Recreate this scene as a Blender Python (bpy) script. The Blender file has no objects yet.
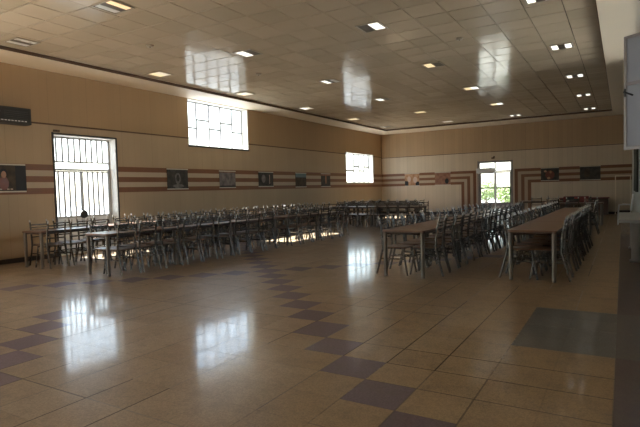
import bpy, bmesh, math, random
from mathutils import Vector, Matrix
random.seed(7)
C = bpy.context.scene.collection
R = math.radians
ORD = ['first','second','third','fourth','fifth','sixth','seventh','eighth','ninth','tenth','eleventh','twelfth','thirteenth',
       'fourteenth','fifteenth','sixteenth','seventeenth','eighteenth','nineteenth','twentieth']

# ------------------------------------------------------------------ room measures (metres)
XL, XR, YB, YF = -11.49, 0.34, 26.0, -5.0      # left wall, right wall, back wall, wall behind the camera
XBAY, YBAY = 3.2, 8.5                          # the bay on the right beside the camera
ZS, ZC = 4.35, 4.43                            # soffit border, recessed tiled ceiling
CX0, CX1, CY0, CY1 = -10.5, -0.375, -4.0, 24.35  # recess of the tiled ceiling
TH = 0.32                                      # wall thickness

# ------------------------------------------------------------------ mesh helpers
class MB:
    def __init__(s): s.v=[]; s.f=[]; s.mi=[]; s.sm=[]
    def add(s, vs, fs, mi=0, smooth=False):
        o=len(s.v); s.v+= [tuple(v) for v in vs]
        for f in fs: s.f.append([o+i for i in f]); s.mi.append(mi); s.sm.append(smooth)
        return s
    def box(s, x0,x1,y0,y1,z0,z1, mi=0):
        vs=[(x0,y0,z0),(x1,y0,z0),(x1,y1,z0),(x0,y1,z0),(x0,y0,z1),(x1,y0,z1),(x1,y1,z1),(x0,y1,z1)]
        return s.add(vs,[(0,3,2,1),(4,5,6,7),(0,1,5,4),(1,2,6,5),(2,3,7,6),(3,0,4,7)],mi)
    def tube(s, pts, r, n=8, mi=0, flat=1.0):
        pts=[Vector(p) for p in pts]; k=len(pts); rs=r if isinstance(r,(list,tuple)) else [r]*k
        rings=[]
        for i,p in enumerate(pts):
            d=(pts[min(i+1,k-1)]-pts[max(i-1,0)]).normalized()
            a=Vector((1,0,0)) if abs(d.x)<.9 else Vector((0,1,0))
            u=(a-d*a.dot(d)).normalized(); w=d.cross(u)
            rings.append([p+(u*math.cos(2*math.pi*j/n)+w*math.sin(2*math.pi*j/n)*flat)*rs[i] for j in range(n)])
        vs=[v for g in rings for v in g]; fs=[]
        for i in range(k-1):
            for j in range(n):
                a=i*n+j; b=i*n+(j+1)%n; fs.append((a,b,b+n,a+n))
        s.add(vs,fs,mi,True)
        s.add(rings[0],[tuple(range(n))[::-1]],mi); s.add(rings[-1],[tuple(range(n))],mi)
        return s
    def lathe(s, prof, cx=0, cy=0, cz=0, n=20, mi=0):
        vs=[]; fs=[]
        for r,z in prof:
            for j in range(n):
                a=2*math.pi*j/n; vs.append((cx+r*math.cos(a),cy+r*math.sin(a),cz+z))
        for i in range(len(prof)-1):
            for j in range(n):
                a=i*n+j; b=i*n+(j+1)%n; fs.append((a,b,b+n,a+n))
        fs.append(tuple(range(n))[::-1]); fs.append(tuple((len(prof)-1)*n+j for j in range(n)))
        return s.add(vs,fs,mi,True)
    def prism(s, poly, z0, z1, mi=0):            # convex polygon (x,y) extruded in z
        n=len(poly); vs=[(x,y,z0) for x,y in poly]+[(x,y,z1) for x,y in poly]
        fs=[tuple(range(n))[::-1],tuple(range(n,2*n))]+[(i,(i+1)%n,(i+1)%n+n,i+n) for i in range(n)]
        return s.add(vs,fs,mi)
    def build(s, name, mats, parent=None, bevel=0, loc=(0,0,0), rot=0, kind=None):
        me=bpy.data.meshes.new(name); me.from_pydata(s.v,[],s.f)
        mats=mats if isinstance(mats,(list,tuple)) else [mats]
        for m in mats: me.materials.append(m)
        for p,mi,sm in zip(me.polygons,s.mi,s.sm): p.material_index=mi; p.use_smooth=sm
        me.update()
        if bevel:
            bm=bmesh.new(); bm.from_mesh(me)
            bmesh.ops.bevel(bm,geom=[e for e in bm.edges if e.is_manifold and e.calc_face_angle(0)>.9],offset=bevel,segments=2,affect='EDGES',profile=.6)
            bm.to_mesh(me); bm.free()
        o=bpy.data.objects.new(name,me); C.objects.link(o)
        o.location=loc; o.rotation_euler=(0,0,rot)
        if parent: o.parent=parent
        if kind: o['kind']=kind
        return o

def thing(name, label, cat, loc=(0,0,0), rz=0, group=None):
    o=bpy.data.objects.new(name,None); o.empty_display_size=.2; C.objects.link(o)
    o.location=loc; o.rotation_euler=(0,0,rz); o['label']=label; o['category']=cat
    if group: o['group']=group
    return o
def dup(root, loc, rz, label, group=None):
    r=root.copy(); C.objects.link(r); r.location=loc; r.rotation_euler=(0,0,rz); r['label']=label
    if group: r['group']=group
    for ch in list(root.children):
        c=ch.copy(); C.objects.link(c); c.parent=r
        for g in list(ch.children):
            d=g.copy(); C.objects.link(d); d.parent=c
    return r

# ------------------------------------------------------------------ materials
class G:                                          # tiny node-graph writer
    def __init__(s, name):
        s.m=bpy.data.materials.new(name); s.m.use_nodes=True; s.t=s.m.node_tree; s.n=s.t.nodes; s.l=s.t.links
        s.b=s.n['Principled BSDF']; s.tc=None
    def new(s,k,**kw):
        n=s.n.new(k)
        for a,b in kw.items(): setattr(n,a,b)
        return n
    def put(s,sock,v):
        if isinstance(v,bpy.types.NodeSocket): s.l.new(v,sock)
        else:
            if isinstance(v,(tuple,list)) and len(v)==3 and sock.type=='RGBA': v=(*v,1)
            sock.default_value=v
    def M(s,op,a,b=0.0,c=0.0):
        n=s.new('ShaderNodeMath',operation=op); s.put(n.inputs[0],a); s.put(n.inputs[1],b)
        if len(n.inputs)>2: s.put(n.inputs[2],c)
        return n.outputs[0]
    def pos(s):
        if not s.tc:
            s.tc=s.new('ShaderNodeNewGeometry'); s.sx=s.new('ShaderNodeSeparateXYZ'); s.l.new(s.tc.outputs['Position'],s.sx.inputs[0])
        return s.sx.outputs
    def mix(s,f,a,b,mode='MIX'):
        n=s.new('ShaderNodeMix',data_type='RGBA',blend_type=mode); s.put(n.inputs[0],f); s.put(n.inputs[6],a); s.put(n.inputs[7],b); return n.outputs[2]
    def noise(s,scale,detail=3,rough=.5,vec=None,out=0):
        n=s.new('ShaderNodeTexNoise'); n.inputs['Scale'].default_value=scale; n.inputs['Detail'].default_value=detail; n.inputs['Roughness'].default_value=rough
        if vec is None:
            s.pos(); vec=s.tc.outputs['Position']
        s.l.new(vec,n.inputs['Vector']); return n.outputs[out]
    def vec(s,x,y,z):
        n=s.new('ShaderNodeCombineXYZ'); s.put(n.inputs[0],x); s.put(n.inputs[1],y); s.put(n.inputs[2],z); return n.outputs[0]
    def ramp(s,f,a,b,lo,hi):
        n=s.new('ShaderNodeMapRange'); s.put(n.inputs[0],f); s.put(n.inputs[1],a); s.put(n.inputs[2],b); s.put(n.inputs[3],lo); s.put(n.inputs[4],hi); return n.outputs[0]
    def bump(s,h,strength=.2,dist=.01):
        n=s.new('ShaderNodeBump'); n.inputs['Strength'].default_value=strength; n.inputs['Distance'].default_value=dist
        s.l.new(h,n.inputs['Height']); s.l.new(n.outputs[0],s.b.inputs['Normal']); return n
    def set(s,**kw):
        names=dict(col='Base Color',rough='Roughness',metal='Metallic',spec='Specular IOR Level',emit='Emission Color',es='Emission Strength',coat='Coat Weight',cr='Coat Roughness',sss='Subsurface Weight')
        for k,v in kw.items(): s.put(s.b.inputs[names[k]],v)
        return s.m

def plain(name,col,rough=.5,metal=0,vary=.12,scale=6,bump=.0,**kw):
    g=G(name); n=g.noise(scale,3)
    c=g.mix(n,tuple(x*(1-vary) for x in col),tuple(min(1,x*(1+vary)) for x in col))
    g.set(col=c,rough=g.ramp(n,.3,.7,max(.02,rough*.85),min(1,rough*1.15)),metal=metal,**kw)
    if bump: g.bump(g.noise(scale*8,2),bump,.004)
    return g.m
def emitter(name,col,strength):
    g=G(name); return g.set(col=(.8,.8,.8),emit=col,es=strength,rough=.4)

def wall_mat(name,axis,up,low,seams=1.0):
    g=G(name); p=g.pos(); a=p[axis]; z=p[2]
    fr=g.M('FRACT',g.M('DIVIDE',a,.20)); line=g.M('LESS_THAN',fr,.05)
    seam=g.M('LESS_THAN',g.M('FRACT',g.M('DIVIDE',a,1.0)),.012)
    base=g.mix(g.M('GREATER_THAN',z,3.10),low,up)
    idx=g.M('FLOOR',g.M('DIVIDE',a,.20)); wn=g.new('ShaderNodeTexWhiteNoise',noise_dimensions='1D'); g.l.new(idx,wn.inputs['W'])
    base=g.mix(g.M('MULTIPLY',wn.outputs[0],.10*seams),base,(.12,.09,.06))
    base=g.mix(g.ramp(g.noise(.9,4),.35,.7,0,.12),base,(.25,.2,.14))
    base=g.mix(g.M('MULTIPLY',line,.16*seams),base,(.10,.07,.04)); base=g.mix(g.M('MULTIPLY',seam,.25*seams),base,(.08,.06,.04))
    g.set(col=base,rough=.48,spec=.35)
    g.bump(g.M('MULTIPLY',line,-1.0),.25,.004); return g.m

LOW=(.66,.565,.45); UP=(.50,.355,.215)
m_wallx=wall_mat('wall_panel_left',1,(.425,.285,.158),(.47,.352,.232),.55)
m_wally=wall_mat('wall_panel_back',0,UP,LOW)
m_wallr=plain('right_wall_paint',(.40,.41,.38),.6)
m_soffit=plain('soffit_plaster',(.80,.70,.56),.55,vary=.05,scale=2)
m_band=plain('band_brown',(.20,.085,.04),.45,vary=.15)
m_cream=plain('band_cream',(.47,.375,.275),.5,vary=.06)
m_line=plain('rail_brown',(.11,.058,.028),.5)
m_base=plain('skirting_dark',(.05,.035,.03),.5)
m_reveal=plain('reveal_white',(.72,.70,.66),.6,vary=.04)
m_metal_paint=plain('grille_grey_paint',(.36,.37,.38),.45,vary=.08)
m_dark_frame=plain('dark_frame',(.035,.03,.03),.5)
m_chrome=plain('chair_chrome',(.145,.136,.128),.25,metal=.75,vary=.18,scale=14)
m_tip=plain('chair_tip',(.46,.44,.42),.3,metal=.4)
m_leg=plain('table_leg_steel',(.17,.152,.135),.34,metal=.4,vary=.12,scale=9)
m_edge=plain('table_edge_dark',(.07,.04,.028),.4)
m_dark=plain('black_plastic',(.016,.016,.017),.6)
m_greyp=plain('grey_plastic',(.04,.038,.036),.6)
m_white=plain('white_plastic',(.72,.73,.76),.4,vary=.04)
m_stone=plain('stone_top',(.36,.36,.36),.35,vary=.15,scale=10)
m_pane_dark=plain('black_rubber',(.02,.02,.02),.7)

def seat_mat():
    g=G('seat_plywood'); n=g.noise(5,4); g.set(col=g.mix(n,(.10,.048,.024),(.20,.105,.055)),rough=.35,coat=.1,cr=.25); return g.m
m_seat=seat_mat()
def wood():
    g=G('table_laminate'); p=g.pos(); v=g.vec(g.M('MULTIPLY',p[0],9.0),g.M('MULTIPLY',p[1],1.2),p[2]); n=g.noise(3,5,.6,v)
    g.set(col=g.mix(n,(.185,.105,.073),(.215,.128,.088)),rough=.30,spec=.4); return g.m
m_wood=wood()
def glass():
    g=G('window_glass'); t=g.new('ShaderNodeBsdfTransparent'); gl=g.new('ShaderNodeBsdfGlossy'); gl.inputs['Roughness'].default_value=.03
    t.inputs[0].default_value=(.93,.96,.96,1)
    mx=g.new('ShaderNodeMixShader'); mx.inputs[0].default_value=.07
    g.l.new(t.outputs[0],mx.inputs[1]); g.l.new(gl.outputs[0],mx.inputs[2]); g.l.new(mx.outputs[0],g.n['Material Output'].inputs[0]); return g.m
m_glass=glass()
def frosted():
    g=G('frosted_glass'); d=g.new('ShaderNodeBsdfTranslucent'); d.inputs[0].default_value=(.44,.45,.48,1)
    b=g.b; g.set(col=g.mix(g.noise(2.2,3),(.20,.21,.22),(.32,.33,.35)),rough=.12)
    mx=g.new('ShaderNodeMixShader'); mx.inputs[0].default_value=.45
    g.l.new(b.outputs[0],mx.inputs[1]); g.l.new(d.outputs[0],mx.inputs[2]); g.l.new(mx.outputs[0],g.n['Material Output'].inputs[0]); return g.m
m_frost=frosted()
m_alu=plain('sash_aluminium',(.27,.25,.255),.4,metal=.3)

def floor_mat():
    g=G('terrazzo_tiles'); p=g.pos(); x,y=p[0],p[1]
    ux=g.M('DIVIDE',g.M('SUBTRACT',-.05,x),.40)
    yy=g.M('SUBTRACT',y,g.M('MULTIPLY',g.M('GREATER_THAN',y,4.54),.09))
    uy=g.M('DIVIDE',g.M('SUBTRACT',yy,2.55),.40)
    i=g.M('FLOOR',ux); j=g.M('FLOOR',uy); fx=g.M('FRACT',ux); fy=g.M('FRACT',uy)
    eq=lambda a,b:g.M('COMPARE',a,b,.1)
    d=g.M('SUBTRACT',i,j); s_=g.M('ADD',i,j)
    pur=g.M('MAXIMUM',g.M('MAXIMUM',eq(d,2.0),g.M('MULTIPLY',eq(d,12.0),g.M('LESS_THAN',i,15.0))),eq(s_,24.0))
    pur=g.M('MULTIPLY',pur,g.M('GREATER_THAN',i,1.5))
    side=g.M('GREATER_THAN',x,-.05)
    gray=g.M('MULTIPLY',g.M('GREATER_THAN',y,4.66),g.M('LESS_THAN',y,6.25)); gray2=g.M('MULTIPLY',g.M('MULTIPLY',gray,g.M('GREATER_THAN',x,-.85)),g.M('LESS_THAN',x,-.05))
    wn=g.new('ShaderNodeTexWhiteNoise',noise_dimensions='3D'); g.l.new(g.vec(i,j,0.0),wn.inputs['Vector'])
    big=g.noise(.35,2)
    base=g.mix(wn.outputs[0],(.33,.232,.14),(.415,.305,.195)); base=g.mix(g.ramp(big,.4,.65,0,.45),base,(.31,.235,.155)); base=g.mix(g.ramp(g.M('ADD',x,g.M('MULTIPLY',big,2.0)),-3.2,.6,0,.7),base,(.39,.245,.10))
    col=g.mix(pur,base,g.mix(wn.outputs[0],(.135,.088,.115),(.18,.12,.152)))
    col=g.mix(side,col,(.085,.048,.042)); col=g.mix(g.M('MULTIPLY',g.M('MULTIPLY',side,gray),.8),col,(.10,.085,.078)); col=g.mix(gray2,col,g.mix(wn.outputs[0],(.115,.115,.108),(.15,.148,.135)))
    vo=g.new('ShaderNodeTexVoronoi'); vo.inputs['Scale'].default_value=110; g.l.new(g.tc.outputs['Position'],vo.inputs['Vector'])
    bw=g.new('ShaderNodeRGBToBW'); g.l.new(vo.outputs['Color'],bw.inputs[0])
    chip=g.ramp(bw.outputs[0],.25,.75,.84,1.16)
    col=g.mix(1.0,col,g.vec(chip,chip,chip),'MULTIPLY')
    stain=g.ramp(g.noise(4.5,6,.72),.48,.72,0,.42); col=g.mix(stain,col,(.13,.095,.06))
    # joints: one random darkness per joint segment
    w=.015
    def joint(f,ci,cj,k):
        n=g.new('ShaderNodeTexWhiteNoise',noise_dimensions='3D'); g.l.new(g.vec(g.M('MULTIPLY',ci,1.0),cj,k),n.inputs['Vector'])
        near=g.M('MAXIMUM',g.M('LESS_THAN',f,w),g.M('GREATER_THAN',f,1-w))
        st=g.ramp(n.outputs[0],.12,.75,.12,.85); return g.M('MULTIPLY',near,st)
    jx=joint(fx,g.M('ROUND',ux),g.M('FLOOR',g.M('DIVIDE',j,3.0)),3.0); jy=joint(fy,g.M('FLOOR',g.M('DIVIDE',i,4.0)),g.M('ROUND',uy),9.0)
    jt=g.M('MAXIMUM',jx,jy)
    jt=g.M('MULTIPLY',jt,g.M('SUBTRACT',1.0,g.M('MULTIPLY',side,.7)))
    col=g.mix(jt,col,(.045,.032,.024))
    rn=g.noise(2.0,4,.6)
    tilt=g.new('ShaderNodeTexWhiteNoise',noise_dimensions='3D'); g.l.new(g.vec(i,j,5.0),tilt.inputs['Vector'])
    rough=g.M('ADD',g.M('ADD',g.ramp(rn,.35,.7,.075,.12),g.ramp(g.noise(22,4,.7),.5,.72,0,.14)),g.M('MULTIPLY',jt,.4))
    g.set(col=col,rough=.45,spec=g.M('MULTIPLY',g.M('SUBTRACT',1.0,jt),.5),coat=g.M('MULTIPLY',g.M('SUBTRACT',1.0,jt),.75),cr=rough)
    # faint waviness of the polished slabs and a slight lippage from slab to slab
    h=g.M('ADD',g.M('MULTIPLY',g.noise(9,2),.35),g.M('MULTIPLY',g.noise(70,2),.05))
    b=g.bump(h,.30,.004)
    sc=g.new('ShaderNodeVectorMath',operation='MULTIPLY_ADD'); g.l.new(tilt.outputs['Color'],sc.inputs[0]); sc.inputs[1].default_value=(.010,.010,0); sc.inputs[2].default_value=(-.005,-.005,0)
    ad=g.new('ShaderNodeVectorMath',operation='ADD'); g.l.new(g.tc.outputs['Normal'],ad.inputs[0]); g.l.new(sc.outputs[0],ad.inputs[1]); g.l.new(ad.outputs[0],b.inputs['Normal'])
    return g.m
m_floor=floor_mat()
def ceil_mat():
    g=G('ceiling_tile'); p=g.pos()
    i=g.M('FLOOR',g.M('DIVIDE',g.M('ADD',p[0],.87),.585)); j=g.M('FLOOR',g.M('DIVIDE',g.M('SUBTRACT',p[1],5.21),.603))
    wn=g.new('ShaderNodeTexWhiteNoise',noise_dimensions='3D'); g.l.new(g.vec(i,j,0.0),wn.inputs['Vector'])
    c=g.mix(wn.outputs[0],(.50,.425,.32),(.585,.50,.385)); c=g.mix(g.ramp(g.noise(1.2,4),.4,.7,0,.2),c,(.42,.35,.25))
    g.set(col=c,rough=g.ramp(g.noise(3,2),.3,.7,.10,.15),spec=.5); g.b.inputs['IOR'].default_value=1.11; g.bump(g.noise(5,2),.06,.01); return g.m
m_ceil=ceil_mat()

# ------------------------------------------------------------------ the setting
MB().box(XL-TH,XBAY+TH,YF-TH,YB+TH,-.2,0).build('floor',m_floor,kind='structure')

# ceiling: slab above, pressed metal tiles with open joints and a slight tilt each
mb=MB().box(XL-TH,XBAY+TH,YF-TH,YB+TH,ZC+.06,ZC+.25,1)
xs=[CX0]+[x for x in (-.87-.585*k for k in range(20,-1,-1)) if x>CX0+.05]+[CX1]
ys=[CY0]+[y for y in (5.21+.603*k for k in range(-16,40)) if CY0+.05<y<CY1-.05]+[CY1]
for a in range(len(xs)-1):
    for b in range(len(ys)-1):
        x0,x1,y0,y1=xs[a]+.007,xs[a+1]-.007,ys[b]+.012,ys[b+1]-.012
        tx,ty=random.gauss(0,.0045),random.gauss(0,.0045)
        zz=lambda x,y: ZC+.004+tx*(x-(x0+x1)/2)+ty*(y-(y0+y1)/2)
        vs=[(x0,y0,zz(x0,y0)),(x1,y0,zz(x1,y0)),(x1,y1,zz(x1,y1)),(x0,y1,zz(x0,y1))]
        vs+=[(x,y,z+.02) for x,y,z in vs]
        mb.add(vs,[(0,3,2,1),(4,5,6,7),(0,1,5,4),(1,2,6,5),(2,3,7,6),(3,0,4,7)],0)
mb.build('ceiling',[m_ceil,plain('ceiling_void',(.06,.05,.04),.8)],kind='structure')

# plaster border around the tiled field
s=MB(); s.box(XL,CX0,YF,YB,ZS,ZC+.06); s.build('trim_1',m_soffit,kind='structure')
s=MB(); s.box(CX0,CX1,CY1,YB,ZS,ZC+.06); s.build('trim_2',m_soffit,kind='structure')
s=MB(); s.box(CX1,XBAY,YF,YB,ZS,ZC+.06); s.build('trim_3',m_soffit,kind='structure')
s=MB(); s.box(CX0,CX1,YF,CY0,ZS,ZC+.06); s.build('trim_4',m_soffit,kind='structure')
# dark brown strip lining the step
s=MB(); w=.012
s.box(CX0,CX0+w,CY0,CY1,ZS+.004,ZC-.004); s.box(CX1-w,CX1,CY0,CY1,ZS+.004,ZC-.004)
s.box(CX0+w,CX1-w,CY1-w,CY1,ZS+.004,ZC-.004); s.box(CX0+w,CX1-w,CY0,CY0+w,ZS+.004,ZC-.004)
s.build('trim_5',m_line,kind='structure')

def wall_with_holes(name, along, c0, c1, a0, a1, holes, mats, z1=ZC+.2):
    """along='y': wall between x=c0..c1 running y=a0..a1; holes=(a0,a1,z0,z1)"""
    mb=MB(); cuts=sorted({a0,a1,*[h[0] for h in holes],*[h[1] for h in holes]})
    for u0,u1 in zip(cuts,cuts[1:]):
        hs=sorted([h for h in holes if h[0]<=u0+1e-6 and h[1]>=u1-1e-6],key=lambda h:h[2]); z=-.2
        segs=[]
        for h in hs: segs.append((z,h[2])); z=h[3]
        segs.append((z,z1))
        for q0,q1 in segs:
            if q1-q0<1e-4: continue
            if along=='y': mb.box(c0,c1,u0,u1,q0,q1)
            else: mb.box(u0,u1,c0,c1,q0,q1)
    return mb.build(name,mats,kind='structure')
W1=(7.10,8.80,0.02,2.90); W2=(11.45,14.35,2.91,4.34); W3=(21.78,24.88,1.72,3.21)
W4_ADDED=(-4.3,-.6,.35,4.2); W5_ADDED=(.3,3.5,.35,4.2)      # unseen windows beside and behind the camera, added to brighten the room
wall_with_holes('wall_left','y',XL-TH,XL,YF-TH,YB+TH,[W1,W2,W3,W4_ADDED,W5_ADDED],m_wallx)
DB=(-6.22,-4.63,0.02,2.58)
wall_with_holes('wall_back','x',YB,YB+TH,XL,XR+TH,[DB],m_wally)
WR=(8.80,14.4,1.85,4.28)
wall_with_holes('wall_right','y',XR,XR+TH,YBAY,YB+TH,[WR],m_wallr)
wall_with_holes('wall_bay','x',YBAY-.2,YBAY,XR+TH,XBAY,[],m_wallr)
wall_with_holes('wall_bay_side','y',XBAY,XBAY+TH,YF-TH,YBAY,[],m_wallr)
wall_with_holes('wall_front','x',YF-TH,YF,XL,XBAY,[],m_wally)

# brown and cream bands, the thin rail, the skirting
zb=[1.50,1.636,1.772,1.908,2.044,2.18]
def bands_left():
    k=6
    for n,(b0,b1) in enumerate(zip(zb,zb[1:])):
        mb=MB()
        spans=[(YF,W4_ADDED[0]),(W4_ADDED[1],W5_ADDED[0]),(W5_ADDED[1],W1[0]-.02),(W1[1]+.02,YB-.01)]
        if b1>W3[2]: spans=[(YF,W4_ADDED[0]),(W4_ADDED[1],W5_ADDED[0]),(W5_ADDED[1],W1[0]-.02),(W1[1]+.02,W3[0]),(W3[1],YB-.01)]
        if b0<W3[2]<b1:
            mb.box(XL,XL+.008,W3[0],W3[1],b0,W3[2]-.001)
        for a,b in spans: mb.box(XL,XL+.008,a,b,b0,b1)
        mb.build('trim_%d'%k,m_band if n%2==0 else m_cream,kind='structure'); k+=1
bands_left()
# back wall bands turn down beside the door: outermost band ends nearest the door
dl,dr=DB[0]-.12,DB[1]+.12; bw=.15
for n,(b0,b1) in enumerate(zip(zb,zb[1:])):
    t=4-n; mb=MB(); th=.008
    vl1=dl-t*bw; vl0=vl1-bw; vr0=dr+t*bw; vr1=vr0+bw
    mb.box(XL+.01,vl1,YB-th,YB,b0,b1); mb.box(vl0,vl1,YB-th,YB,.1,b0)
    mb.box(vr0,XR,YB-th,YB,b0,b1); mb.box(vr0,vr1,YB-th,YB,.1,b0)
    mb.build('trim_%d'%(11+n),m_band if n%2==0 else m_cream,kind='structure')
mb=MB()
for a,b in ((YF,W4_ADDED[0]),(W4_ADDED[1],W5_ADDED[0]),(W5_ADDED[1],W2[0]-.0),(W2[1],W3[0]),(W3[1],YB)): mb.box(XL,XL+.014,a,b,3.105,3.14)
mb.build('trim_16',m_line,kind='structure')
MB().box(XL+.014,XR,YB-.014,YB,3.06,3.09).build('trim_17',m_line,kind='structure')
MB().box(XL,XL+.015,YF,W1[0]-.02,0,.10).box(XL,XL+.015,W1[1]+.02,YB,0,.10).build('baseboard_left',m_base,kind='structure')
MB().box(XL+.015,DB[0]-.1,YB-.015,YB,0,.10).box(DB[1]+.1,XR,YB-.015,YB,0,.10).build('baseboard_back',m_base,kind='structure')
MB().box(XR-.015,XR,YBAY,YB-.015,0,.10).build('baseboard_right',m_base,kind='structure')
MB().box(XL,XL+.02,YB-.02,YB-.008,2.2,ZS).build('trim_18',m_line,kind='structure')

# ------------------------------------------------------------------ windows and doors
XO=XL-TH+.02      # frame plane on the outer side
def reveal(name,W,sill=True):
    y0,y1,z0,z1=W; t=.012; x0,x1=XL-TH+.001,XL-.002
    mb=MB().box(x0,x1,y0,y0+t,z0,z1).box(x0,x1,y1-t,y1,z0,z1).box(x0,x1,y0+t,y1-t,z1-t,z1).box(x0,x1,y0+t,y1-t,z0,z0+t)
    return mb.build(name,m_reveal,kind='structure')
# window 1 : the tall barred double door on the left
o=bpy.data.objects.new('door_1',None); C.objects.link(o); o['kind']='structure'; d1=o
y0,y1,z0,z1=W1; fr=MB(); f=.045
fr.box(XO,XO+.05,y0+.012,y0+.012+f,z0,z1-.012).box(XO,XO+.05,y1-.012-f,y1-.012,z0,z1-.012).box(XO,XO+.05,y0+.012+f,y1-.012-f,z1-.012-f,z1-.012)
fr.box(XO,XO+.05,y0+.057,y1-.057,2.255,2.295); fr.box(XO,XO+.05,y0+.057,y1-.057,2.06,2.11)
fr.build('door_frame',m_metal_paint,d1)
ym=(y0+y1)/2
for k,(a,b) in enumerate(((y0+.06,ym-.005),(ym+.005,y1-.06))):
    lf=MB(); lf.box(XO+.005,XO+.045,a,a+.035,.03,2.055).box(XO+.005,XO+.045,b-.035,b,.03,2.055)
    lf.box(XO+.005,XO+.045,a+.035,b-.035,2.02,2.055).box(XO+.005,XO+.045,a+.035,b-.035,.90,.94).box(XO+.005,XO+.045,a+.035,b-.035,.03,.10)
    leaf=lf.build('door_leaf',m_metal_paint,d1)
    g=MB()
    for q in range(1,5):
        yy=a+.035+(b-a-.07)*q/5; g.tube([(XO+.025,yy,.94),(XO+.025,yy,2.02)],.026,6)
    g.build('grille',m_metal_paint,leaf)
    MB().box(XO+.012,XO+.030,a+.035,b-.035,.10,.90).build('lower_panel',m_white,leaf)
    MB().box(XO+.0,XO+.004,a+.02,b-.02,.92,2.04).build('pane',m_glass,leaf)
g=MB()
for q in range(1,10):
    yy=y0+.057+(y1-y0-.114)*q/10; g.tube([(XO+.025,yy,2.29),(XO+.025,yy,z1-.05)],.026,6)
g.build('transom_grille',m_metal_paint,d1)
MB().box(XO,XO+.004,y0+.05,y1-.05,2.1,z1-.05).build('transom_pane',m_glass,d1)
MB().tube([(XO+.05,ym,.97),(XO+.09,ym,.97)],.10,16).build('door_lock',m_dark,d1)
reveal('trim_19',W1)
s=MB(); t=.02   # dark casing line around the opening
s.box(XL,XL+.02,y0-.045,y0,0,z1+.045).box(XL,XL+.02,y1,y1+.03,0,z1+.03).box(XL,XL+.02,y0,y1,z1,z1+.035)
s.build('trim_20',m_dark_frame,kind='structure')

def left_window(name,W,cols,splits,trimname,hb=.028):
    y0,y1,z0,z1=W; o=bpy.data.objects.new(name,None); C.objects.link(o); o['kind']='structure'
    y0+=.012;y1-=.012;z0+=.012;z1-=.012; f=.04
    MB().box(XO,XO+.05,y0,y0+f,z0,z1).box(XO,XO+.05,y1-f,y1,z0,z1).box(XO,XO+.05,y0+f,y1-f,z0,z0+f).box(XO,XO+.05,y0+f,y1-f,z1-f,z1).build('window_frame',m_metal_paint,o)
    edges=[y0+f]+[y0+(y1-y0)*c for c in cols]+[y1-f]; mb=MB()
    for c in edges[1:-1]: mb.box(XO+.01,XO+.045,c-hb,c+hb,z0+f,z1-f)
    for (a,b),sp in zip(zip(edges,edges[1:]),splits):
        zz=z0+(z1-z0)*sp; mb.box(XO+.012,XO+.043,a+(hb if a!=edges[0] else 0),b-(hb if b!=edges[-1] else 0),zz-hb,zz+hb)
    mb.build('glazing_bar',m_metal_paint,o)
    MB().box(XO+.022,XO+.026,y0+f*.5,y1-f*.5,z0+f*.5,z1-f*.5).build('pane',m_glass,o)
    reveal(trimname,W)
    return o
left_window('window_1',W2,[.21,.415,.605,.81],[.41,.61,.43,.61,.42],'trim_21')
left_window('window_2',W3,[.43,.615,.815],[.42,.57,.42,.57],'trim_22',.045)
left_window('added_window_4',W4_ADDED,[.25,.5,.75],[.5,.5,.5,.5],'trim_26')  # this and the next: added out of view to let in extra daylight
left_window('added_window_5',W5_ADDED,[.25,.5,.75],[.5,.5,.5,.5],'trim_27')
MB().box(XL,XL+.015,W3[0]-.03,W3[0],W3[2]-.02,W3[3]+.02).box(XL,XL+.015,W3[1],W3[1]+.03,W3[2]-.02,W3[3]+.02).build('trim_23',m_line,kind='structure')
MB().box(XL,XL+.02,W2[0]-.02,W2[1]+.02,W2[2]-.045,W2[2]).build('trim_24',m_dark_frame,kind='structure')

# door in the back wall
d2=bpy.data.objects.new('door_2',None); C.objects.link(d2); d2['kind']='structure'
x0,x1,z0,z1=DB; f=.06; ya,yb=YB+.05,YB+.10; xm=(x0+x1)/2
mb=MB().box(x0,x0+f,ya,yb,z0,z1).box(x1-f,x1,ya,yb,z0,z1).box(x0+f,x1-f,ya,yb,z1-.05,z1).box(x0+f,x1-f,ya,yb,2.08,2.14).box(xm-.03,xm+.03,ya,yb,2.14,z1-.05)
mb.build('door_frame',m_alu,d2)
for a,b in ((x0+f,xm-.004),(xm+.004,x1-f)):
    lf=MB().box(a,a+.05,ya+.005,yb-.005,z0,2.07).box(b-.05,b,ya+.005,yb-.005,z0,2.07).box(a+.05,b-.05,ya+.005,yb-.005,2.02,2.07)
    lf.box(a+.05,b-.05,ya+.005,yb-.005,1.25,1.31).box(a+.05,b-.05,ya+.005,yb-.005,.50,.56).box(a+.05,b-.05,ya+.005,yb-.005,z0,.08)
    leaf=lf.build('door_leaf',m_alu,d2)
    MB().box(a+.05,b-.05,ya+.018,ya+.032,.08,.50).build('lower_panel',m_alu,leaf)
    MB().box(a+.04,b-.04,ya+.022,ya+.026,.53,2.04).build('pane',m_glass,leaf)
    g=MB()
    for q in range(1,5):
        xx=a+.05+(b-a-.1)*q/5; g.tube([(xx,ya-.0,.56),(xx,ya-.0,2.02)],.005,5)
    for zz in (.75,.93,1.11,1.46,1.62,1.78): g.tube([(a+.05,ya-.004,zz),(b-.05,ya-.004,zz)],.004,5)
    g.build('grille',m_metal_paint,leaf)
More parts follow.
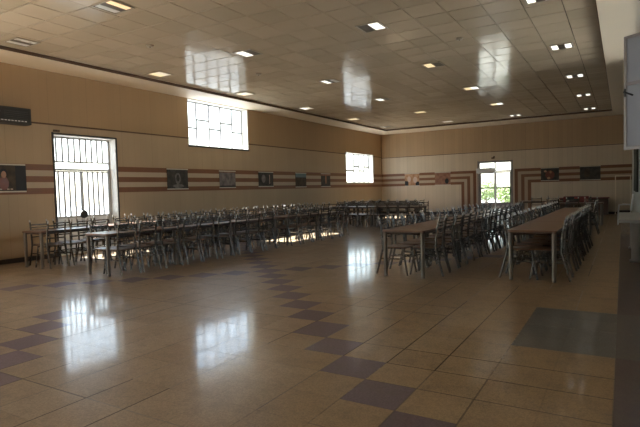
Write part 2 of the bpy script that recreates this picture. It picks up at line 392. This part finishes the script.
for a,b in ((x0+f,xm-.03),(xm+.03,x1-f)):
    MB().box(a-.01,b+.01,ya+.022,ya+.026,2.13,z1-.04).build('transom_pane',m_glass,d2)
    g=MB(); cz=(2.14+z1-.05)/2; cx=(a+b)/2
    for q in (-1,0,1):
        c_=cx+q*.17
        g.tube([(c_-.10,ya,cz-.10),(c_+.10,ya,cz+.10)],.007,5); g.tube([(c_-.10,ya,cz+.10),(c_+.10,ya,cz-.10)],.007,5)
        g.tube([(c_+.06*math.cos(k*math.pi/6),ya-.006,cz+.06*math.sin(k*math.pi/6)) for k in range(13)],.006,5)
    g.build('transom_grille',m_metal_paint,d2)
MB().box(x1-f-.03,x1-f+.01,ya-.06,ya,1.0,1.2).build('door_handle',m_dark,d2)
MB().box(x0-.05,x0,YB-.02,YB+.04,0,z1+.06).box(x1,x1+.05,YB-.02,YB+.04,0,z1+.04).box(x0,x1,YB-.02,YB+.04,z1,z1+.04).build('trim_25',m_alu,kind='structure')
# pale roller-blind box across the left transom
t=thing('blind_box','pale roller blind box across left half of the back door','blind',(x0-.02,YB-.02,2.03))
MB().box(-.07,.84,-.10,-.01,0,.24).build('housing',m_white,t,bevel=.015); MB().tube([(.0,-.055,-.012),(.80,-.055,-.012)],.016,8).build('bottom_bar',m_white,t)

# window in the right wall, its sash swung into the room
o=bpy.data.objects.new('window_3',None); C.objects.link(o); o['kind']='structure'
a,b,z0,z1=WR; xo=XR+.10
MB().box(xo,xo+.05,a,a+.05,z0,z1).box(xo,xo+.05,b-.05,b,z0,z1).box(xo,xo+.05,a+.05,b-.05,z0,z0+.05).box(xo,xo+.05,a+.05,b-.05,z1-.05,z1).box(xo,xo+.05,a+.6,a+.65,z0+.05,z1-.05).box(xo,xo+.05,10.9,10.95,z0+.05,z1-.05).build('window_frame',m_alu,o)
MB().box(xo+.02,xo+.024,a+.65,b-.03,z0+.02,z1-.02).build('pane',m_glass,o)
ang=math.atan2(.82,.57)  # from +Y towards -X
t=thing('open_window_sash','open frosted glass casement sash with dark handle, swung out from right wall','window sash',(.325,8.86,1.90),ang)
L=.37; H=1.70   # runs along local +Y
def rail(mb,y0_,y1_,z0_,z1_): mb.box(-.02,.02,y0_,y1_,z0_,z1_)
mb=MB(); fw=.045
rail(mb,0,fw,0,H); rail(mb,L-fw,L,0,H); rail(mb,fw,L-fw,0,fw*1.2); rail(mb,fw,L-fw,H-fw,H); rail(mb,fw,L-fw,.96,1.01)
mb.build('frame',m_alu,t,bevel=.004)
MB().box(-.005,.005,fw,L-fw,fw*1.2,.96).build('lower_pane',m_frost,t); MB().box(-.005,.005,fw,L-fw,1.01,H-fw).build('upper_pane',m_frost,t)
hd=MB().box(-.03,-.02,L-.035,L-.012,.80,.92).build('handle_plate',m_dark,t)
MB().tube([(-.03,L-.024,.87),(-.06,L-.03,.87),(-.065,L-.17,.80)],.013,8).build('handle',m_dark,t)

# ------------------------------------------------------------------ chairs
def make_chair():
    t=thing('dining_chair','metal dining chair','chair',(0,0,0),0,'metal dining chairs at the long tables')
    # local: sitter faces +X, back on the -X side ; back plane at x=0
    seat=MB(); n=8; top=[];w0,w1=.185,.20
    poly=[(.02,-w0+.03),(.05,-w0),(.36,-w1),(.405,-w1+.04),(.415,0),(.405,w1-.04),(.36,w1),(.05,w0),(.02,w0-.03)]
    seat.prism(poly,.440,.458); seat.build('seat',m_seat,t,bevel=.006)
    for sy in (-1,1):
        y=sy*.185
        lg=MB().tube([(-.115,y*1.04,0),(-.04,y,.27),(0,y,.43),(-.008,y,.62),(-.035,y*.98,.80),(-.062,y*.96,.905)],[.016,.017,.018,.018,.017,.015],8).build('leg',m_chrome,t)
        MB().tube([(-.063,y*.96,.906),(-.075,y*.95,.945),(-.079,y*.95,.958)],[.0165,.014,.006],8).build('end_cap',m_tip,lg)
        lg=MB().tube([(.43,y*1.06,0),(.38,y*.98,.25),(.35,y*.95,.435)],.016,8).build('leg',m_chrome,t)
        MB().tube([(-.04,y,.26),(.375,y*.98,.26)],.011,6).build('stretcher',m_chrome,t)
    MB().tube([(.365,-.178,.30),(.365,.178,.30)],.010,6).build('stretcher',m_chrome,t)
    MB().tube([(0,-.185,.43),(.35,-.176,.43),(.35,.176,.43),(0,.185,.43),(0,-.185,.43)],.010,6).build('seat_frame',m_chrome,t)
    for z,x,hh in ((.850,-.046,.014),(.795,-.034,.010),(.740,-.024,.010),(.60,-.007,.013)):
        v=[]; mb=MB(); k=6
        pts=[(x-.022*math.sin(math.pi*q/k),-.180+.36*q/k,z) for q in range(k+1)]
        vs=[];fs=[]
        for (px,py,pz) in pts:
            vs+=[(px-.005,py,pz-hh),(px+.005,py,pz-hh),(px+.005,py,pz+hh),(px-.005,py,pz+hh)]
        for q in range(k):
            for e in range(4):
                a_=q*4+e; b_=q*4+(e+1)%4; fs.append((a_,a_+4,b_+4,b_))
        fs+=[(0,1,2,3),(k*4+3,k*4+2,k*4+1,k*4)]
        mb.add(vs,fs,0,False).build('back_slat',m_chrome,t)
    return t
chair0=make_chair(); used=[False]
def place_chair(x,y,rz,label):
    rz+=random.gauss(0,.03)
    if not used[0]:
        used[0]=True; chair0.location=(x,y,0); chair0.rotation_euler=(0,0,rz); chair0['label']=label; return chair0
    return dup(chair0,(x,y,0),rz,label)

# ------------------------------------------------------------------ tables (length along local Y)
def rr(w,L,c):
    out=[]
    for cx,cy,a0 in ((w-c,c,-90),(w-c,L-c,0),(-w+c,L-c,90),(-w+c,c,180)):
        out+=[(cx+c*math.cos(R(a0+q*22.5)),cy+c*math.sin(R(a0+q*22.5))) for q in range(5)]
    return out
def make_table(L,W=.70):
    t=thing('dining_table','long brown table','table',(0,0,0),0,'brown laminate tables set end to end')
    MB().prism(rr(W/2,L,.05),.722,.750).build('tabletop',m_wood,t,bevel=.004)
    MB().prism(rr(W/2+.003,L,.05),.708,.7215).build('edge_band',m_edge,t)
    i=.07; MB().tube([(-W/2+i,i,.69),(W/2-i,i,.69),(W/2-i,L-i,.69),(-W/2+i,L-i,.69),(-W/2+i,i,.69)],.016,6).build('support_rail',m_edge,t)
    for sx in (-1,1):
        for yy in (.05,L-.05):
            MB().lathe([(.024,0),(.030,.01),(.030,.03),(.026,.04),(.031,.12),(.034,.70),(.034,.711)],sx*(W/2-.045),yy,0,12).build('leg',m_leg,t)
    return t
protos={}
def place_table(x,y,L,rz,label,W=.70):
    key=(L,W)
    if key not in protos: protos[key]=make_table(L,W); protos[key].location=(x,y,0); protos[key].rotation_euler=(0,0,rz); protos[key]['label']=label; return protos[key]
    return dup(protos[key],(x,y,0),rz,label)

def row(xc,W,tables,chairs_l,chairs_r,desc,drift=0.0,ol=.035,orr=.035):
    """tables: list of (y0, length); chairs: y centres; drift: how far the row strays sideways per metre"""
    Y0=tables[0][0]; a=math.atan(drift)
    for k,(y,L) in enumerate(tables):
        place_table(xc+drift*(y-Y0),y,L,-a,'long brown laminate table, %s from near end of %s'%(ORD[k],desc),W)
    off=W/2
    for k,y in enumerate(chairs_l):
        place_chair(xc+drift*(y-Y0)-off-ol+random.gauss(0,.012),y+random.gauss(0,.02),-a,'metal dining chair, %s from near end, left side of %s'%(ORDN(k),desc))
    for k,y in enumerate(chairs_r):
        place_chair(xc+drift*(y-Y0)+off+orr+random.gauss(0,.012),y+random.gauss(0,.02),math.pi-a,'metal dining chair, %s from near end, right side of %s'%(ORDN(k),desc))
def ORDN(k): return ORD[k] if k<20 else 'twenty-'+ORD[k-20]
def seq(a,b,st=.62,skip=()):
    out=[];y=a
    while y<=b:
        if not any(s0<y<s1 for s0,s1 in skip): out.append(y)
        y+=st
    return out
TL=1.88
# row along the left wall
row(-10.2,.68,[(5.72+(TL+.02)*k,TL) for k in range(6)],seq(6.15,16.9,.50),seq(6.0,16.9,.50),'row nearest the left wall',.02)
row(-8.06,.68,[(5.66,1.57),(7.25,1.57),(8.84,1.57),(10.80,1.44),(12.26,1.44)],seq(6.05,13.5,.50,skip=((10.2,11.0),)),seq(5.98,13.5,.50,skip=((10.3,10.9),)),'second row from left wall',.052,orr=.02)
row(-2.98,.72,[(7.48+(TL+.02)*k,TL) for k in range(4)],seq(7.90,14.9,.50),seq(8.0,14.9,.50),'third row from left wall',.025,ol=.075)
row(-1.14,.68,[(7.86+(TL+.02)*k,TL) for k in range(4)],seq(8.22,15.2,.50),seq(8.28,13.1,.62)+[15.9],'rightmost table row',.012)
# two rows across the hall near the far left corner (tables run along X)
def cross_row(y,x0,n,side_n,desc):
    for k in range(n):
        place_table(x0+TL+(TL+.02)*k,y,TL,math.pi/2,'long brown table, %s from left in %s'%(ORD[k],desc),.68)
    L=n*1.9
    for k in range(side_n):
        x=x0+.32+(L-.55)*k/(side_n-1)
        place_chair(x,y-.34-.035,math.pi/2,'metal dining chair, %s from left, near side of %s'%(ORD[k],desc))
        place_chair(x+.05,y+.34+.035,-math.pi/2,'metal dining chair, %s from left, far side of %s'%(ORD[k],desc))
cross_row(17.35,-9.85,2,9,'nearer cross row by far corner')
cross_row(19.9,-10.9,2,9,'farther cross row by far corner')

# table whose corner just enters on the left
place_table(-10.83,3.38,1.88,0,'brown table end beside left wall, in front of the first row',.62)

# ------------------------------------------------------------------ far right: cross table, box, chairs
place_table(-.55,19.3,TL,math.pi/2,'long brown table set crosswise beyond the rightmost row',.68)
place_table(-.95,21.8,2.6,math.pi/2,'long brown table set crosswise in front of the back wall',.68)
for k,x in enumerate((-2.05,-1.45,-.9)):
    place_chair(x,18.93,math.pi/2,'metal dining chair, %s from left, at crosswise table beyond rightmost row'%ORD[k])
for k,x in enumerate((-2.9,-2.3,-1.7,-1.2)):
    place_chair(x,21.42,math.pi/2,'metal dining chair, %s from left, at crosswise table before back wall'%ORD[k])
m_red=plain('dark_red',(.16,.022,.022),.5)
t=thing('storage_box','dark red storage box with black front on crosswise table','box',(-1.42,19.64,.75))
MB().box(-.36,.42,-.16,.16,0,.21).build('body',m_red,t,bevel=.02); MB().box(-.24,.14,-.175,-.161,.03,.19).build('front_panel',m_dark,t)
MB().box(-.02,.10,-.186,-.176,.14,.165).build('sticker',plain('red_sticker',(.75,.12,.08),.5),t); MB().box(-.40,-.37,-.06,.06,.06,.10).build('handle',m_dark,t)
t=thing('desk','dark red low cabinet desk standing against back wall near the white frame','desk',(-1.6,25.5,0))
MB().box(-.9,1.1,-.3,.3,.72,.76).build('top',m_red,t,bevel=.01); MB().box(-.85,-.3,-.25,.28,0,.72).build('pedestal',m_edge,t); MB().box(.5,1.05,-.25,.28,0,.72).build('pedestal',m_edge,t); MB().box(-.3,.5,.24,.27,.25,.72).build('modesty_panel',m_edge,t)

# white freestanding frame against the back wall
t=thing('portable_frame','tall pale metal frame standing in front of the back wall','frame',(0,25.86,0))
for sx in (-.30,.27):
    MB().box(sx,sx+.035,-.02,.02,0,1.70).build('post',m_soffit,t)
MB().box(-.265,.27,-.02,.02,1.665,1.70).build('top_bar',m_soffit,t)
for sx in (-.30,.27): MB().box(sx-.01,sx+.045,-.08,.08,0,.03).build('foot',m_soffit,t)

# white armchair at right
t=thing('plastic_armchair','white armchair with dark seat facing away from the right wall','chair',(.06,19.6,0))
mb=MB(); vs=[];fs=[];ny,nz=6,6
for q in range(nz+1):
    z=.46+.54*q/nz
    for e in range(ny+1):
        y=-.21+.42*e/ny; xx=.14+.05*(z-.46)/.54*1.3-.03*math.cos((e/ny-.5)*math.pi)+.03
        vs.append((xx,y,z))
nn=len(vs); vs+=[(x+.022,y,z) for x,y,z in vs]; W_=ny+1
for q in range(nz):
    for e in range(ny):
        a_=q*W_+e; fs.append((a_,a_+1,a_+W_+1,a_+W_)); fs.append((nn+a_,nn+a_+W_,nn+a_+W_+1,nn+a_+1))
for e in range(ny): fs.append((e,nn+e,nn+e+1,e+1)); a_=nz*W_+e; fs.append((a_,a_+1,nn+a_+1,nn+a_))
for q in range(nz): a_=q*W_; fs.append((a_,a_+W_,nn+a_+W_,nn+a_)); a_=q*W_+ny; fs.append((a_,nn+a_,nn+a_+W_,a_+W_))
mb.add(vs,fs,0,True).build('backrest',m_white,t)
MB().box(-.22,.15,-.21,.21,.41,.47).build('seat',m_dark,t,bevel=.02)
for sy in (-1,1):
    MB().tube([(-.20,sy*.22,0),(-.19,sy*.23,.42),(-.17,sy*.24,.64),(-.05,sy*.24,.67),(.14,sy*.22,.66)],[.02,.022,.026,.022,.018],8).build('armrest',m_white,t)
    MB().tube([(.20,sy*.21,0),(.15,sy*.20,.42)],.02,8).build('leg',m_white,t)

# stone table on a round column
t=thing('stone_table','grey stone table on thick round column by right wall','table',(.0,10.3,0))
MB().box(-.07,.335,0,2.5,.70,.755).build('tabletop',m_stone,t,bevel=.012)
for yy in (.2,2.25):
    MB().lathe([(.10,0),(.10,.03),(.072,.05),(.068,.64),(.09,.67),(.09,.70)],.20,yy,0,20).build('column',m_stone,t)
# dark curtain on the right wall
t=thing('curtain','dark green curtain hanging on the right wall beyond the open sash','curtain',(.30,0,0))
mb=MB(); vs=[];fs=[]; n=60
for k in range(n+1):
    y=14.9+2.8*k/n; xx=.0+.028*math.sin(k*1.15)
    vs+=[(xx,y,1.15),(xx,y,4.0),(xx+.008,y,1.15),(xx+.008,y,4.0)]
for k in range(n):
    a_=4*k; fs+=[(a_,a_+4,a_+5,a_+1),(a_+2,a_+3,a_+7,a_+6),(a_,a_+2,a_+6,a_+4),(a_+1,a_+5,a_+7,a_+3)]
fs+=[(0,1,3,2),(4*n,4*n+2,4*n+3,4*n+1)]
mb.add(vs,fs,0,True).build('cloth',plain('dark_green_cloth',(.035,.042,.03),.8),t)
MB().tube([(0,14.75,4.03),(0,17.7,4.03)],.02,8).build('rod',m_alu,t)
for yy in (14.8,17.65): MB().tube([(0,yy,4.03),(.04,yy,4.03)],.012,6).build('bracket',m_alu,t)

# ------------------------------------------------------------------ wall air conditioner, sensors, wall strip
t=thing('air_conditioner','black box-shaped air conditioner high on left wall','air conditioner',(XL,5.58,3.02))
MB().box(0,.26,0,.88,0,.36).build('body',m_greyp,t,bevel=.02)
MB().box(.261,.268,.12,.84,.05,.33).build('front_panel',m_dark,t)
g=MB()
for q in range(5): g.box(.268,.274,.30,.80,.10+.04*q,.112+.04*q)
g.build('louvre',m_greyp,t)
g=MB()
for q in range(9): g.box(.268,.273,.16+.07*q,.16+.07*q+.045,.056,.076)
g.build('display_strip',m_white,t); MB().lathe([(.035,0),(.035,.006)],0,0,0,16).build('dial',m_greyp,t,loc=(.269,.19,.24)).rotation_euler=(0,R(90),0)
t=thing('door_sensor','small brown alarm sensor above corner of barred left door','sensor',(XL,7.10,2.955))
MB().box(0,.05,-.0,.14,0,.05).build('case',m_line,t,bevel=.006); MB().box(.05,.054,.03,.06,.015,.035).build('lens',m_dark,t)
t=thing('emergency_lamp','small dark lamp fixed above the back door','lamp',(-5.50,YB,2.72))
MB().box(-.07,.07,-.10,0,.0,.07).build('body',m_line,t,bevel=.01); MB().lathe([(.045,0),(.03,.05)],.05,-.07,.07,10).build('lamp_head',m_dark,t)
t=thing('wall_sign','small pale strip sign on back wall between two posters','sign',(-2.25,YB,1.40))
MB().box(-.20,.20,-.015,0,0,.05).build('plate',m_cream,t); MB().box(-.17,.17,-.018,-.0155,.018,.032).build('edge_line',m_white,t)

# ------------------------------------------------------------------ posters
def pm(name,c1,c2,scale=7,seed=0):
    g=G(name); n=g.noise(scale,4); g.set(col=g.mix(g.ramp(n,.35,.65,0,1),c1,c2),rough=.6); return g.m
def disc(mb,cy,cz,ry,rz,x,n=18,mi=0,th=.003):
    vs=[(x,cy+ry*math.cos(2*math.pi*k/n),cz+rz*math.sin(2*math.pi*k/n)) for k in range(n)]
    vs2=[(x+th,y,z) for _,y,z in vs]
    mb.add(vs+vs2,[tuple(range(n))[::-1],tuple(range(n,2*n))]+[(k,(k+1)%n,(k+1)%n+n,k+n) for k in range(n)],mi)
m_prail=plain('poster_rail',(.60,.55,.48),.4)
def poster(loc,W,H,rot,label,bg,draw,railc=None):
    # local: normal +X, width along Y, origin = bottom centre
    t=thing('poster',label,'poster',loc,rot,'posters on the banded walls')
    MB().box(.010,.022,-W/2,W/2,0,H).build('print',bg,t)
    rc=railc or m_prail
    MB().box(.008,.030,-W/2-.01,W/2+.01,-.03,.0).build('bottom_rail',rc,t); MB().box(.008,.030,-W/2-.01,W/2+.01,H,H+.03).build('top_rail',rc,t)
    if draw:
        for nm,mat,fn in draw:
            mb=MB(); fn(mb); mb.build(nm,mat,t)
    return t
X2=.0225
skin=plain('print_skin',(.36,.17,.09),.4); blk=plain('print_black',(.015,.015,.02),.6); maroon=plain('print_maroon',(.16,.045,.03),.4)
brn=pm('print_brown',(.03,.02,.013),(.07,.048,.03)); gry=pm('print_grey',(.09,.085,.085),(.20,.19,.18)); dkb=pm('print_dark',(.022,.02,.018),(.06,.052,.045))
mauve=pm('print_mauve',(.12,.10,.105),(.25,.215,.21)); orange=pm('print_orange',(.35,.17,.09),(.55,.33,.2)); redb=pm('print_redbrown',(.20,.085,.055),(.30,.15,.10)); blu=plain('print_blue',(.12,.19,.22),.4)
pinkish=plain('print_pale',(.60,.45,.38),.4)
def person(mb,cy,cz,s):
    disc(mb,cy,cz,.05*s,.068*s,X2)
PL=[ # y0,y1,z0,z1 measured on the left wall
 (5.56,6.38,1.58,2.14,'poster with person in dark red clothing, nearest the camera on left wall',brn,[
   ('dark_border',blk,lambda m:m.box(X2,X2+.002,-.43,-.27,0,.56)),('dark_border',blk,lambda m:m.box(X2,X2+.002,.20,.43,0,.56)),
   ('person_hair',blk,lambda m:disc(m,-.05,.40,.075,.085,X2+.0005)),
   ('person_clothes',maroon,lambda m:(disc(m,-.05,.17,.10,.15,X2+.0005))),
   ('person_face',skin,lambda m:disc(m,-.05,.355,.052,.075,X2+.004)),
   ('caption',pinkish,lambda m:[m.box(X2,X2+.003,-.22+.075*k,-.17+.075*k,.03,.05) for k in range(5)])]),
 (10.50,11.32,1.58,2.14,'dark poster with pale ring-shaped figure, directly under the big high window',dkb,[
   ('ring_figure',gry,lambda m:disc(m,.0,.30,.11,.17,X2)),('ring_centre',dkb,lambda m:disc(m,.0,.31,.06,.10,X2+.003)),
   ('ground',gry,lambda m:(disc(m,.02,.07,.22,.06,X2)))]),
 (12.75,13.55,1.60,2.12,'washed-out mauve grey poster, between ring poster and dark poster',mauve,[
   ('top_strip',redb,lambda m:m.box(X2,X2+.002,-.40,.40,.49,.52)),('base_strip',blk,lambda m:m.box(X2,X2+.002,-.40,.40,0,.05))]),
 (14.85,15.75,1.62,2.12,'dark poster with two pale patches, right of the mauve grey poster',dkb,[
   ('pale_patch',mauve,lambda m:disc(m,-.16,.27,.12,.15,X2)),('slanted_shape',pinkish,lambda m:m.box(X2,X2+.003,.20,.23,.08,.42))]),
 (17.30,18.10,1.58,2.12,'poster with blue sky over dark hill, fifth along left wall',brn,[
   ('sky',blu,lambda m:m.box(X2,X2+.002,-.40,.40,.38,.54))]),
 (19.35,20.15,1.58,2.12,'dark poster with slim standing figure, farthest on left wall',dkb,[
   ('figure',skin,lambda m:disc(m,.0,.30,.06,.20,X2)),('top_strip',redb,lambda m:m.box(X2,X2+.002,-.40,.40,.46,.54))]),
]
for (a,b,c,d,lab,bg,dr) in PL:
    poster((XL+.008,(a+b)/2,c),b-a,d-c,0,lab,bg,dr)
PBK=[(-10.13,-9.32,1.52,2.14,'orange poster of faces on back wall, nearest the far corner',orange,[
   ('face',pinkish,lambda m:disc(m,-.16,.34,.10,.16,X2)),('face',pinkish,lambda m:disc(m,.18,.30,.11,.17,X2)),('dark_corner',blk,lambda m:m.box(X2,X2+.002,.20,.40,.0,.2)),('dark_corner',blk,lambda m:m.box(X2,X2+.002,-.4,-.2,.0,.24))]),
 (-8.46,-7.64,1.52,2.14,'red brown poster on back wall, between orange poster and door',redb,[('dark_figure',blk,lambda m:disc(m,.22,.18,.10,.14,X2))]),
 (-3.32,-2.55,1.58,2.14,'dark red poster of a group, first right of the back door',dkb,[
   ('red_centre',maroon,lambda m:disc(m,.0,.25,.20,.20,X2)),('face',skin,lambda m:(disc(m,.03,.38,.05,.07,X2+.003))),('pale_patch',orange,lambda m:disc(m,-.05,.10,.07,.06,X2+.003)),('pale_patch',orange,lambda m:disc(m,-.20,.42,.06,.05,X2+.003))]),
 (-1.68,-.86,1.56,2.14,'nearly black poster on back wall, beside the tall pale frame',dkb,[('dim_shape',brn,lambda m:disc(m,-.12,.30,.12,.20,X2))])]
for (a,b,c,d,lab,bg,dr) in PBK:
    poster(((a+b)/2,YB-.008,c),b-a,d-c,-math.pi/2,lab,bg,dr)

# ------------------------------------------------------------------ ceiling lights
m_refl=plain('light_reflector',(.10,.085,.06),.35,metal=.3)
m_trimw=plain('light_frame',(.40,.35,.27),.4)
E_ON=emitter('lamp_white_lit',(1,.96,.86),.36); E_WARM=emitter('lamp_warm_lit',(1,.74,.36),.24); E_ORG=emitter('lamp_orange_lit',(1,.58,.22),.26); E_DIM=emitter('lamp_cream_dim',(1,.85,.6),.15)
m_off=plain('lamp_unlit',(.75,.76,.74),.3)
O=m_off
def make_light(x,y,a,b,label):
    t=thing('ceiling_light',label,'ceiling light',(x,y,ZC),0,'recessed square ceiling lights')
    w=.235; z1=-.001; z0=-.016
    MB().box(-w,w,-w,-w+.022,z0,z1).box(-w,w,w-.022,w,z0,z1).box(-w,-w+.022,-w+.022,w-.022,z0,z1).box(w-.022,w,-w+.022,w-.022,z0,z1).build('frame',m_trimw,t)
    MB().box(-w+.022,w-.022,-w+.022,w-.022,-.006,-.001).build('reflector',m_refl,t)
    for sx,m in ((-1,a),(1,b)):
        if m is None: continue
        MB().box(*((sx*.135-.062,sx*.135+.062) if (a is E_ON and b is E_ON) or O in (a,b) else (sx*.10-.095,sx*.10+.095)),-.19,.19,-.014,-.0065).build('lamp',m,t,bevel=.003)
    return t
cols=[(-9.96,'column nearest left wall',[(5.62,O,O,'unlit twin lamps'),(9.02,E_WARM,E_DIM,'warm lit'),(12.35,E_WARM,E_DIM,'warm lit'),(15.9,E_ON,E_DIM,'pale lit'),(19.65,E_WARM,E_WARM,'yellow lit'),(23.2,O,None,'one lamp missing')]),
 (-6.98,'second column from left wall',[(5.42,O,E_ORG,'one lamp orange'),(8.82,E_ON,None,'only left lamp lit'),(12.42,E_ON,O,'one lamp white'),(16.0,E_ON,None,'one lamp white'),(19.7,E_WARM,E_WARM,'yellow lit'),(23.4,E_DIM,E_DIM,'dim cream')]),
 (-4.02,'third column from left wall',[(8.78,None,E_ON,'only right lamp lit'),(12.35,E_WARM,None,'one lamp yellow'),(16.0,E_WARM,E_ON,'yellow and white'),(19.7,E_WARM,E_ON,'yellow and white'),(23.45,E_ON,E_ON,'white twin lamps')]),
 (-1.16,'column nearest right wall',[(9.0,E_ON,E_ON,'white twin lamps'),(12.48,E_ON,E_ON,'white twin lamps'),(16.1,E_ON,E_ON,'white twin lamps'),(19.75,E_ON,E_ON,'white twin lamps'),(23.5,E_ON,E_ON,'white twin lamps')])]
for x,desc,ls in cols:
    for k,(y,a,b,st) in enumerate(ls):
        make_light(x,y,a,b,'ceiling light, %s, %s from camera in %s'%(st,ORD[k],desc))
for (x,y,lab) in ((-8.2,7.2,'small round smoke detector on ceiling nearest the left wall'),(-2.86,10.5,'small round smoke detector on ceiling nearest the right wall'),(-8.0,10.5,'small round smoke detector on ceiling in front of high left window')):
    t=thing('smoke_detector',lab,'smoke detector',(x,y,ZC),0,'smoke detectors on the ceiling')
    MB().lathe([(.055,-.035),(.07,-.02),(.075,0)],0,0,0,16).build('body',m_trimw,t); MB().lathe([(.015,-.042),(.015,-.035)],0,0,0,8).build('lens',m_dark,t)

# ------------------------------------------------------------------ outside
MB().box(-80,-12.4,-60,90,-.5,-.25).build('ground_left_yard',plain('concrete_yard',(.20,.205,.21),.9),kind='structure')
MB().box(-12.3,60,27.5,90,-.5,-.25).build('ground_back_yard',plain('gravel_yard',(.42,.41,.37),.9),kind='structure')
MB().box(2.0,60,8.9,27.4,-.5,-.25).build('ground_right_yard',plain('pale_paving',(.60,.55,.48),.9),kind='structure')
def bush(x,y,h,r,label,seed):
    rnd=random.Random(seed); t=thing('shrub',label,'shrub',(x,y,-.25),0,'shrubs outside the back door')
    mb=MB()
    for k in range(5):
        a=rnd.uniform(0,6.28); mb.tube([(0,0,0),(.25*r*math.cos(a),.25*r*math.sin(a),h*.35),(.6*r*math.cos(a),.6*r*math.sin(a),h*.75)],[.04,.03,.012],6)
    mb.build('stem',plain('bark',(.12,.08,.05),.8),t)
    mb=MB()
    for k in range(1500):
        u=rnd.gauss(0,1),rnd.gauss(0,1),rnd.gauss(0,1); L_=math.sqrt(sum(q*q for q in u)); rr=rnd.uniform(.55,1)
        p=Vector((u[0]/L_*r*rr,u[1]/L_*r*rr,h*.6+u[2]/L_*h*.42*rr))
        a=Vector((rnd.gauss(0,1),rnd.gauss(0,1),rnd.gauss(0,1))).normalized()*.10; b=a.orthogonal().normalized()*.045
        mb.add([p-a,p+b,p+a,p-b],[(0,1,2,3)])
    mb.build('foliage',plain('leaves',(.16,.22,.07),.6),t)
bush(-6.9,38,1.6,1.0,'leafy green shrub outside behind lower right door pane',3)
bush(-9.9,44,2.0,1.2,'leafy shrub farther outside behind left door panes',5)

# ------------------------------------------------------------------ light
w=bpy.data.worlds.new('World'); bpy.context.scene.world=w; w.use_nodes=True
nt=w.node_tree; bg=nt.nodes['Background']; sky=nt.nodes.new('ShaderNodeTexSky'); sky.sky_type='NISHITA'; sky.sun_disc=False
sky.sun_elevation=R(47.5); sky.sun_rotation=R(-90); sky.air_density=1.2; sky.dust_density=1.0
hs=nt.nodes.new('ShaderNodeHueSaturation'); hs.inputs['Saturation'].default_value=.6; nt.links.new(sky.outputs[0],hs.inputs['Color']); nt.links.new(hs.outputs[0],bg.inputs[0]); bg.inputs[1].default_value=.26
sun=bpy.data.lights.new('sun','SUN'); sun.energy=19.0; sun.angle=R(.6); sun.color=(1,.97,.93)
so=bpy.data.objects.new('sun',sun); C.objects.link(so)
el=R(47.5); d=Vector((math.cos(el),.02,-math.sin(el))); so.rotation_euler=d.to_track_quat('-Z','Y').to_euler()
def portal(x,y,z,sx,sy,rot):
    l=bpy.data.lights.new('window_portal','AREA'); l.shape='RECTANGLE'; l.size=sx; l.size_y=sy; l.cycles.is_portal=True
    o=bpy.data.objects.new('window_portal',l); C.objects.link(o); o.location=(x,y,z); o.rotation_euler=rot
for (a,b,z0,z1) in (W1,W2,W3,W4_ADDED,W5_ADDED): portal(XL-TH-.02,(a+b)/2,(z0+z1)/2,z1-z0,b-a,(0,R(-90),0))
portal(XR+TH+.02,(WR[0]+WR[1])/2,(WR[2]+WR[3])/2,WR[3]-WR[2],WR[1]-WR[0],(0,R(90),0))
portal((DB[0]+DB[1])/2,YB+TH+.02,1.55,DB[1]-DB[0],2.06,(R(-90),0,0))

# ------------------------------------------------------------------ camera
yaw,pitch,roll,F=R(-30.89),R(-2.665),R(-1.56),507.0
f_=Vector((math.sin(yaw)*math.cos(pitch),math.cos(yaw)*math.cos(pitch),math.sin(pitch)))
r_=Vector((math.cos(yaw),-math.sin(yaw),0)); u_=r_.cross(f_)
r2=r_*math.cos(roll)+u_*math.sin(roll); u2=-r_*math.sin(roll)+u_*math.cos(roll)
cam=bpy.data.cameras.new('camera'); co=bpy.data.objects.new('camera',cam); C.objects.link(co)
M=Matrix((r2,u2,-f_)).transposed().to_4x4(); M.translation=Vector((0,0,1.42)); co.matrix_world=M
cam.sensor_fit='HORIZONTAL'; cam.sensor_width=36; cam.lens=F/640*36; cam.clip_end=500
S=bpy.context.scene; S.camera=co
S.view_settings.view_transform='Standard'; S.view_settings.look='None'; S.view_settings.gamma=1; S.view_settings.use_curve_mapping=False
S.view_settings.exposure=1.97
S.cycles.use_denoising=True; S.cycles.max_bounces=12; S.cycles.diffuse_bounces=6; S.cycles.glossy_bounces=5; S.cycles.transparent_max_bounces=12
S.cycles.sample_clamp_indirect=12; S.cycles.use_adaptive_sampling=False
